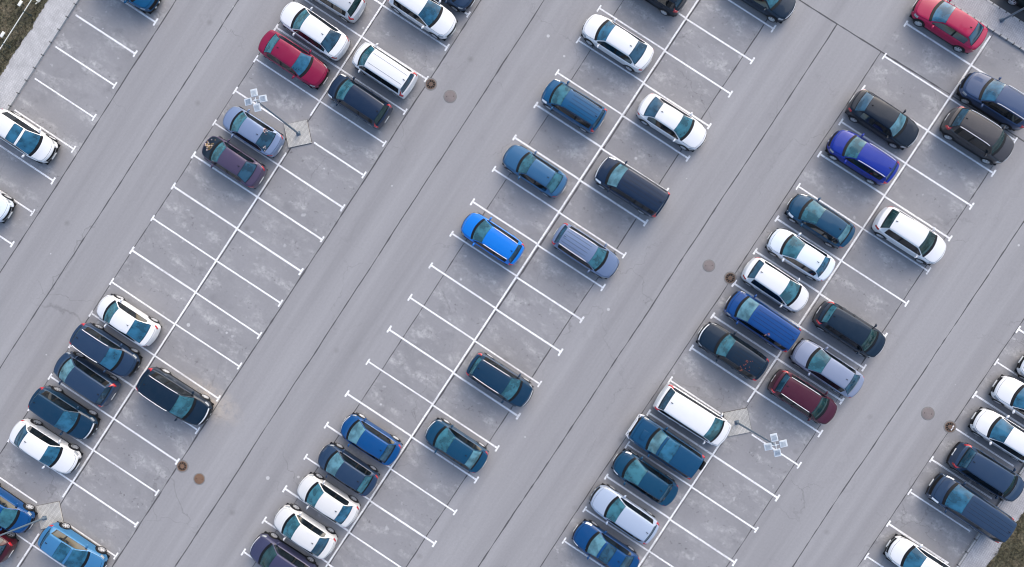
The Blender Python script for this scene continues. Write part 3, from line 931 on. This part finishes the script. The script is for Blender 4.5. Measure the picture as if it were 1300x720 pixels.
def manhole(px, py, label, metal, r=.37):
    x, y = at(px, py)
    t = thing('manhole_cover', label, 'manhole', (x, y, 0), random.uniform(0, 1), 'round iron manhole covers')
    vs, fs = lathe([(r + .07, .0), (r + .06, .010), (r + .012, .014), (r + .012, .004)], 36); link_mesh('frame', vs, fs, COLLAR, t)
    parts = [lathe([(r, .003), (r, .013), (r - .03, .018), (0, .018)], 36)]
    for rr in (r * .75, r * .45): parts.append(lathe([(rr, .0185), (rr, .024), (rr - .03, .024), (rr - .03, .0185)], 30))
    vs, fs = join(parts); link_mesh('lid', vs, fs, metal, t)
    for a in (.4, 3.5):
        vs, fs = lathe([(.028, .0262), (0, .0264)], 10)
        link_mesh('key_hole', [(v[0] + r * .6 * math.cos(a), v[1] + r * .6 * math.sin(a), v[2]) for v in vs], fs, HOLE, t)
grate(547, 107, 'rusty spoked drain grate at the tail of the white compact van', IRON)
grate(231.5, 592, 'orange rusty drain grate at a bay line end, lower left of the lot', IRON_R)
grate(927, 353, 'spoked drain grate between the aisle and the white hatchback', IRON)
grate(1206, 542, 'dark drain grate at a bay line end beside two white sedans', IRON)
manhole(571.5, 122.5, 'smooth pinkish grey manhole cover below the drain grate, top of the lot', IRON_G)
manhole(253, 608, 'orange rusty manhole cover, lower left of the lot', IRON_R, .33)
manhole(900, 337.5, 'grey manhole cover flush in the middle aisle, right of centre', IRON_G, .34)
manhole(1178, 525, 'grey manhole cover in the right hand aisle', IRON_G)

# ------------------------------------------------------------------ lamp posts on paved pads
POST = plain('galvanised_post', (.13, .18, .23), .45, .3)
LAMP = plain('pale_lamp_housing', (.50, .55, .59), .45, .0)
LAMP_D = plain('lamp_fins', (.36, .42, .48), .5, .2)
for i, (px, py, lab) in enumerate([(377.5, 170, 'square paved lamp pad beside the grey blue sedan'), (936, 536, 'square paved lamp pad at the nose of the white people carrier'),
                                   (64, 654, 'square paved lamp pad in the lower left corner')]):
    x, y = PADS[i]
    bm = bmesh.new(); add_box(bm, 0, 0, .0, 1.55, 1.55, .16, PI / 4, .012)
    q = sheet('pad_joint', -.805, -.805, .805, .805, .0035, JOINT); q.rotation_euler = (0, 0, PI / 4); q.location = (x, y, 0); struct(q)
    o = bm_obj('lamp_pad', bm, PADM, smooth=False); o.location = (x, y, 0); o['kind'] = 'structure'
def lamp_post(base, head, label, hz=7.3, z0=.08, spin=PI / 4):
    x, y = base
    t = thing('lamp_post', label, 'lamp post', (x, y, z0), 0, 'tall lamp posts with four lamp heads')
    hx, hy = head[0] - x, head[1] - y
    top = Vector((hx, hy, hz - z0))
    vs, fs = join([lathe([(.0, .03), (.19, .03), (.19, 0)], 4), lathe([(.11, .03), (.095, .22), (.07, .24)], 16)]); link_mesh('base_plate', vs, fs, POST, t)
    vs, fs = tube((0, 0, .02), top, .068, .036, 16); link_mesh('pole', vs, fs, POST, t)
    parts = [tube(top + Vector((0, 0, -.25)), top + Vector((0, 0, .10)), .075, .06, 14)]
    for k in range(4):
        a = spin + k * PI / 2; c, s = math.cos(a), math.sin(a)
        parts.append(tube(top, top + Vector((.30 * c, .30 * s, .03)), .026, .022, 8))
    vs, fs = join(parts); link_mesh('bracket', vs, fs, LAMP, t)
    for k in range(4):
        a = spin + k * PI / 2; c, s = math.cos(a), math.sin(a)
        bm = bmesh.new()
        add_box(bm, 0, 0, 0, .42, .38, .055, 0, .014)
        for q in range(5): add_box(bm, -.01, -.11 + .055 * q, .042, .27, .016, .03, 0, 0, 1)
        h = bm_obj('lamp_head', bm, [LAMP, LAMP_D], t, smooth=False)
        h.location = top + Vector((.42 * c, .42 * s, .04)); h.rotation_euler = (0, math.radians(6), a)
        bm = bmesh.new(); add_box(bm, 0, 0, -.036, .30, .25, .015, 0, .004); bm_obj('lens', bm, LENS_W, h)
lamp_post(at(379.5, 170), at(325, 127.5, 7.3), 'tall lamp post with four square heads beside the grey blue sedan')
lamp_post(at(935, 536), at(984.5, 565, 7.3), 'tall lamp post with four square heads at the nose of the white people carrier')
b_ = at(58, 657); lamp_post(b_, (b_[0] - .35, b_[1] + .25), 'pale lamp post leaning over the bright blue car, lower left corner')
b_ = at(1270, 27); lamp_post(b_, (b_[0] + .1, b_[1] + .1), 'pale lamp post on the pavement in the upper right corner', z0=.12)

# ------------------------------------------------------------------ the cars
N_, S_ = PI, 0.0       # nose to the upper left / nose to the lower right of the photograph
G_ = 'cars parked in the marked bays'
CARS = [
 # px, py, length, width, type, nose, paint, label, options
 (29, 173, 4.45, 1.82, 'hatch', S_, 'white', 'white car with dark sunroof cut by the left edge, beside an empty row', dict(gl='br', sunroof='clear', H=1.6)),
 (-27, 249, 4.4, 1.80, 'hatch', S_, 'icewhite', 'white car at the left edge showing only its nose', dict(gl='br')),
 (160, -20, 4.5, 1.80, 'suv', S_, 'midblue', 'dark blue car at the top edge showing only one front corner', {}),
 (421, -8, 4.45, 1.80, 'wagon', N_, 'palesilver', 'silver car with a red tail at the top edge above two white cars', dict(gl='tg')),
 (398, 37.5, 4.85, 1.84, 'sedan', N_, 'white', 'white sedan between the bright red sedan and a silver car', dict(gl='tr', tw=-2)),
 (372.5, 75, 4.75, 1.80, 'sedan', S_, 'cherry', 'crimson red sedan with black grille in the left double row', dict(gl='bt')),
 (320, 166, 4.2, 1.76, 'sedan', N_, 'paleblue', 'grey blue sedan beside the lamp pad with leaves by its rear window', dict(gl='tr', ws0=.27, ws1=.41, rw0=.70, rw1=.87)),
 (295, 204.5, 4.4, 1.78, 'sedan', N_, 'plum', 'plum brown sedan with leaves heaped on its black bonnet', dict(gl='tr', ws0=.27, ws1=.40, rw0=.72, rw1=.87, hood='black')),
 (160.5, 406.5, 4.3, 1.78, 'sedan', N_, 'white', 'white sedan with a large dark blue rear window, left double row', dict(gl='tb', ws0=.26, ws1=.39, rw0=.66, rw1=.89)),
 (134, 445, 4.5, 1.82, 'suv', S_, 'slate', 'dark slate car with bright roof rails between white sedan and dark minivan', dict(gl='br', rails='chrome_or_glint', H=1.6)),
 (108, 480.5, 4.25, 1.80, 'mpv', N_, 'slate', 'dark slate minivan without roof rails, third car below the white sedan', dict(gl='pr', H=1.62)),
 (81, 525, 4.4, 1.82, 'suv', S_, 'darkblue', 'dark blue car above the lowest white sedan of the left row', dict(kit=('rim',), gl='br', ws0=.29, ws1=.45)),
 (56.5, 568, 4.7, 1.80, 'sedan', S_, 'white', 'white sedan with nose towards the centre line, last in the left group', dict(gl='br')),
 (0.5, 645, 4.4, 1.78, 'hatch', S_, 'blue', 'bright blue car under the lamp post arm at the left edge', dict(gl='tr')),
 (-23, 681, 4.3, 1.78, 'hatch', N_, 'darkred', 'dark red car below the bright blue one in the lower left corner', {}),
 (536, 12, 4.75, 1.82, 'hatch', S_, 'white', 'white car at the top edge with nose to the aisle above an empty bay', dict(gl='br', ws0=.30, ws1=.47, rw0=.86)),
 (487.5, 88, 4.25, 1.84, 'mpv', N_, 'white', 'white compact van with ribbed roof beside the drain grate', dict(gl='tr', kit=('grooves',), ws0=.19, ws1=.31, rw0=.945, rw1=.975, ge=.91, H=1.75, cat='van')),
 (456, 128, 4.2, 1.80, 'mpv', N_, 'navy', 'dark navy minivan below the white compact van', dict(gl='tg', kit=('lamps',), ws0=.23, ws1=.38)),
 (562, -22, 4.5, 1.80, 'hatch', S_, 'slate', 'grey car at the top edge right of the white one, barely showing', {}),
 (222, 504, 4.9, 1.90, 'suv', S_, 'inkblue', 'large black off-road car with bright roof rails beside the sandy spill', dict(gl='tr', rails='chrome_or_glint', H=1.76, ws0=.26, ws1=.41, kit=('rim', 'chrome_or_glint',))),
 (92, 700, 4.5, 1.80, 'hatch', S_, 'skyblue', 'sky blue hatchback with a glass roof panel below the lower left lamp pad', dict(gl='br', sunroof='clear', ws0=.30, ws1=.47)),
 # middle rows
 (784, 53, 4.85, 1.82, 'sedan', N_, 'white', 'white sedan alone in the upper left side of the middle row', dict(gl='br', ws0=.28, ws1=.39, rw0=.72, rw1=.86)),
 (728, 134, 4.2, 1.78, 'mpv', N_, 'midblue', 'steel blue tall hatchback with red tail lamps, first below the white sedan', dict(gl='tr', kit=('grooves', 'lamps',), H=1.58, rails='black')),
 (679, 216.5, 4.4, 1.76, 'sedan', N_, 'steelblue', 'steel blue sedan above the vivid blue hatchback', dict(gl='tt', ws0=.33, ws1=.45, rw0=.76, rw1=.90)),
 (625, 303, 4.25, 1.80, 'suv', N_, 'brightblue', 'vivid bright blue hatchback with silver roof rails', dict(gl='tr', rails='chrome_or_glint', H=1.56, ws0=.28, ws1=.43)),
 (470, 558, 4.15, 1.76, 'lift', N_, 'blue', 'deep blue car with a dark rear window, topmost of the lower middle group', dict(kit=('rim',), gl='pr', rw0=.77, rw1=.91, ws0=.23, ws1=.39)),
 (441, 596.5, 4.15, 1.78, 'lift', N_, 'slate', 'dark slate blue car between the deep blue car and a white sedan', dict(gl='pt', ws0=.25, ws1=.42)),
 (415.5, 635.5, 4.25, 1.78, 'sedan', N_, 'pearl', 'white sedan directly below the dark slate blue car, lower middle group', dict(gl='tb', ws0=.27, ws1=.42, rw0=.74, rw1=.88)),
 (386, 675.5, 4.3, 1.78, 'sedan', N_, 'pearl', 'white sedan directly above the purple black car, lower middle group', dict(gl='tr', ws0=.27, ws1=.42, rw0=.74, rw1=.88)),
 (359, 713, 4.5, 1.84, 'suv', N_, 'purpleblue', 'purple black car at the bottom edge with light seats behind its windscreen', dict(kit=('rim',), gl='gr', seats='light')),
 (830, -18, 4.6, 1.82, 'suv', N_, 'black', 'black car at the top edge above the white middle row sedan, barely showing', {}),
 (967, -10, 4.7, 1.84, 'sedan', S_, 'inkblue', 'black car with nose to the aisle cut by the top edge', dict(kit=('rim',))),
 (854, 155, 4.7, 1.82, 'coupe', S_, 'white', 'white coupe like sedan facing the aisle beside the big navy car', dict(gl='tr')),
 (801, 237, 4.8, 1.92, 'van', N_, 'navy', 'large navy people carrier with painted nose glint below the white coupe', dict(gl='pr', H=1.78, ws0=.23, ws1=.35, kit=('grooves', 'lamps', 'rim'))),
 (744, 319, 4.55, 1.80, 'wagon', S_, 'greyblue', 'grey blue estate car with bright roof rails', dict(kit=('grooves',), gl='tr', rails='chrome_or_glint')),
 (635, 483, 4.45, 1.84, 'suv', S_, 'darkblue', 'dark blue car with silver roof rails alone below the middle row', dict(kit=('rim',), gl='tt', rails='chrome_or_glint', H=1.6)),
 (579, 566, 4.3, 1.78, 'lift', N_, 'tealblue', 'dark teal blue car with pale rear window right of the deep blue car', dict(kit=('rim',), gl='tp', rw0=.73, rw1=.90, ws0=.25, ws1=.44)),
 # right double row
 (1206, 28, 4.75, 1.82, 'sedan', N_, 'red', 'bright red sedan in the upper right beside the pavement', dict(gl='br', ws0=.29, ws1=.44, rw0=.76, rw1=.90)),
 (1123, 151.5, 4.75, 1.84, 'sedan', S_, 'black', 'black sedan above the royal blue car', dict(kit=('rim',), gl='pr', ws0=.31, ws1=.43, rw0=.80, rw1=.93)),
 (1095, 199, 4.45, 1.82, 'suv', N_, 'royalblue', 'royal blue car with roof rails below the black sedan', dict(gl='tr', rails='chrome_or_glint', H=1.58)),
 (1042, 280, 4.4, 1.80, 'lift', N_, 'tealblue', 'dark teal car with pale rear window above the small white sedan', dict(gl='tp', kit=('lamps',), ws0=.25, ws1=.45, rw0=.78, rw1=.94)),
 (1017, 323, 4.4, 1.76, 'sedan', N_, 'icewhite', 'pale white sedan between the dark teal car and the white hatchback', dict(gl='tb', ws0=.27, ws1=.45, rw0=.75, rw1=.87)),
 (986, 362, 4.45, 1.82, 'hatch', S_, 'white', 'white hatchback with dark rear window by the drain grate', dict(gl='tr', ws0=.26, ws1=.45, H=1.6)),
 (966.5, 407, 4.75, 1.86, 'van', N_, 'cobalt', 'deep blue people carrier below the white hatchback', dict(kit=('grooves',), gl='pr', H=1.72)),
 (930, 446, 4.65, 1.86, 'wagon', N_, 'inkblue', 'black estate with fallen leaves on its roof left of the maroon car', dict(kit=('grooves', 'rim',), gl='tr', ws0=.33, ws1=.43, H=1.66)),
 (880, 528, 4.95, 1.92, 'van', S_, 'white', 'big white people carrier with its nose on the lamp pad', dict(gl='tr', H=1.76, rw0=.90, rw1=.965)),
 (845, 567, 4.75, 1.88, 'boxy', N_, 'seablue', 'navy boxy off-roader with a front bar and roof hatch', dict(gl='pr', sunroof='clear', kit=('bullbar',), H=1.82)),
 (819, 607, 4.4, 1.78, 'lift', N_, 'tealblue', 'teal blue car with white lamps below the navy off-roader', dict(gl='tr', kit=('lamps',), ws0=.24, ws1=.45, rw0=.78, rw1=.88)),
 (792, 652.5, 4.55, 1.84, 'suv', N_, 'frost', 'pale icy blue car between the teal car and the lowest blue one', dict(gl='tr', ws0=.31, ws1=.43, H=1.64)),
 (769, 698, 4.5, 1.80, 'sedan', N_, 'deepblue', 'deep blue car with dark roof panel at the bottom edge', dict(gl='pr', kit=('lamps',), sunroof=True, ws0=.30, ws1=.42)),
 (1243, 172.5, 4.5, 1.86, 'suv', S_, 'bronze', 'dark bronze off-road car with red tail lamps below the slate blue one', dict(kit=('rim',), gl='gr', rails='chrome_or_glint', H=1.76, ws0=.27, ws1=.37)),
 (1266, 127, 4.7, 1.86, 'suv', N_, 'dusk', 'slate blue car with bright roof rails at the right edge', dict(gl='br', rails='chrome_or_glint', ws0=.30, ws1=.43)),
 (1157, 299.5, 4.75, 1.88, 'hatch', S_, 'white', 'white car facing the aisle with black rear window, alone in its bays', dict(gl='gg', ws0=.28, ws1=.42, H=1.60)),
 (1080, 419, 4.6, 1.84, 'suv', S_, 'inkblue', 'black car facing the aisle above the pale blue sedan', dict(kit=('rim',), gl='gt', H=1.64, ws0=.24, ws1=.36)),
 (1050.5, 467.5, 4.75, 1.82, 'sedan', N_, 'silver', 'pale silver blue sedan between the black car and the maroon car', dict(gl='tr', ws0=.28, ws1=.43, rw0=.77, rw1=.90)),
 (1020.5, 505, 4.4, 1.82, 'suv', S_, 'maroon', 'maroon car with bright roof rails', dict(gl='gr', rails='chrome_or_glint', H=1.6, ws0=.26, ws1=.38)),
 # far right row
 (1340, 483, 4.6, 1.82, 'sedan', N_, 'white', 'white car at the right edge showing only its nose tip', {}),
 (1307, 513, 4.6, 1.82, 'sedan', N_, 'white', 'white sedan at the right edge, half of it cut off', dict(gl='br')),
 (1280, 554.5, 4.6, 1.80, 'sedan', N_, 'white', 'white sedan at the right edge above the two dark navy vans', dict(gl='br', ws0=.27, ws1=.42)),
 (1254, 600.5, 4.75, 1.88, 'suv', S_, 'slate', 'dark slate car facing the pavement above the long dark van', dict(gl='gr', H=1.72, ws0=.24, ws1=.33)),
 (1230, 643.5, 5.15, 1.94, 'van', N_, 'slate', 'long dark slate van with white lamps overhanging the grass', dict(gl='br', kit=('grooves', 'lamps',), H=1.86, ws0=.20, ws1=.35, cat='van')),
 (1170, 717, 4.5, 1.82, 'hatch', N_, 'white', 'white car at the bottom edge facing the right hand aisle', dict(gl='br', ws0=.27, ws1=.42)),
]
ROOTS = []
for (px, py, L, W, typ, nose, col, lab, op) in CARS:
    op = dict(op)
    cat = op.pop('cat', 'car'); tw = op.pop('tw', 0); hood = op.pop('hood', None)
    x, y = at(px, py, .75)
    rz = nose + math.radians(tw + random.uniform(-.8, .8))
    r = build_car('parked_van' if cat == 'van' else 'parked_car', lab, cat, x, y, rz, col, typ, L, W, G_, **op)
    if hood:
        for c in r.children:
            if c.name.split('.')[0] == 'bonnet': c.data.materials[0] = PAINT[hood]
    ROOTS.append(r)
# a dark car on the road past the upper right pavement
x, y = at(1281, 7)
build_car('parked_car', 'dark green black car on the road beyond the upper right pavement', 'car', x + 1.35, y + .95, 0, 'greenblack', 'suv', 4.5, 1.82)

# fallen leaves lying on three of the cars
LEAF_Y = plain('yellow_leaf', (.50, .33, .09), .8, vary=.4, scale=20)
LEAF_R = plain('rust_leaf', (.20, .055, .04), .8, vary=.4, scale=20)
LEAF_P = plain('pale_leaf', (.70, .55, .50), .8, vary=.3, scale=20)
def leaves(px, py, z, n, spread, mats, label, seed):
    r = np.random.default_rng(seed); x, y = at(px, py, z)
    V, Fc, fm = [], [], []
    for k in range(n):
        cx, cy = x + r.normal(0, spread), y + r.normal(0, spread)
        a = r.uniform(0, 2 * PI); l, w = r.uniform(.035, .065), r.uniform(.02, .035)
        zz = z + r.uniform(.005, .05)
        c, s = math.cos(a), math.sin(a); b0 = len(V)
        for u_, v_, dz in ((-l, 0, 0), (0, -w, .012), (l, 0, .004), (0, w, .016)): V.append((cx + c * u_ - s * v_, cy + s * u_ + c * v_, zz + dz))
        Fc.append((b0, b0 + 1, b0 + 2, b0 + 3)); fm.append(int(r.integers(0, len(mats))))
    o = link_mesh('fallen_leaves', V, Fc, mats, fm=fm, smooth=False); o['kind'] = 'stuff'; o['label'] = label
leaves(266, 185, .93, 46, .20, [LEAF_Y, LEAF_P], 'yellow leaves heaped on the black bonnet', 1)
leaves(336.5, 166, 1.42, 18, .10, [LEAF_P, LEAF_R], 'pale pink leaves at the rear window corner', 2)
leaves(336, 187, 1.10, 9, .07, [LEAF_P], 'pale leaves on the boot edge', 3)
leaves(950, 460, 1.64, 9, .22, [LEAF_R], 'rust red leaves on the black estate roof', 4)
leaves(944, 469, 1.64, 8, .14, [LEAF_R], 'rust red leaves at the black estate rear corner', 5)
leaves(974, 425, 1.73, 6, .07, [LEAF_R, LEAF_P], 'few red leaves on the deep blue roof', 6)
leaves(104, 418, 1.30, 7, .05, [LEAF_Y], 'yellow leaf clump on the dark tail', 7)

# ------------------------------------------------------------------ light: bright overcast day
AIR, DUST, OZ = 1.0, 3.2, 1.2
world = bpy.data.worlds.new('World'); sc.world = world; world.use_nodes = True
nt = world.node_tree
sky = nt.nodes.new('ShaderNodeTexSky'); sky.sky_type = 'NISHITA'; sky.sun_disc = False
SUN_EL, SUN_AZ = math.radians(36), math.radians(-6)      # azimuth from +Y towards +X
sky.sun_elevation = SUN_EL; sky.sun_rotation = SUN_AZ
sky.air_density = AIR; sky.dust_density = DUST; sky.ozone_density = OZ
bg = nt.nodes['Background']; bg.inputs['Strength'].default_value = .12
nt.links.new(sky.outputs[0], bg.inputs['Color'])
sd = bpy.data.lights.new('sun', 'SUN'); sd.energy = .5; sd.angle = math.radians(85); sd.color = (1, .94, .86)
so = bpy.data.objects.new('sun', sd); C.objects.link(so)
dirv = Vector((math.sin(SUN_AZ) * math.cos(SUN_EL), math.cos(SUN_AZ) * math.cos(SUN_EL), math.sin(SUN_EL)))
so.rotation_euler = dirv.to_track_quat('Z', 'Y').to_euler()

sc.render.engine = 'CYCLES'
sc.cycles.filter_width = 1.05
sc.cycles.max_bounces = 6
sc.cycles.transparent_max_bounces = 8
sc.cycles.use_denoising = True
vsx = sc.view_settings
vsx.view_transform = 'Standard'; vsx.look = 'None'; vsx.gamma = 1.0; vsx.exposure = 1.27
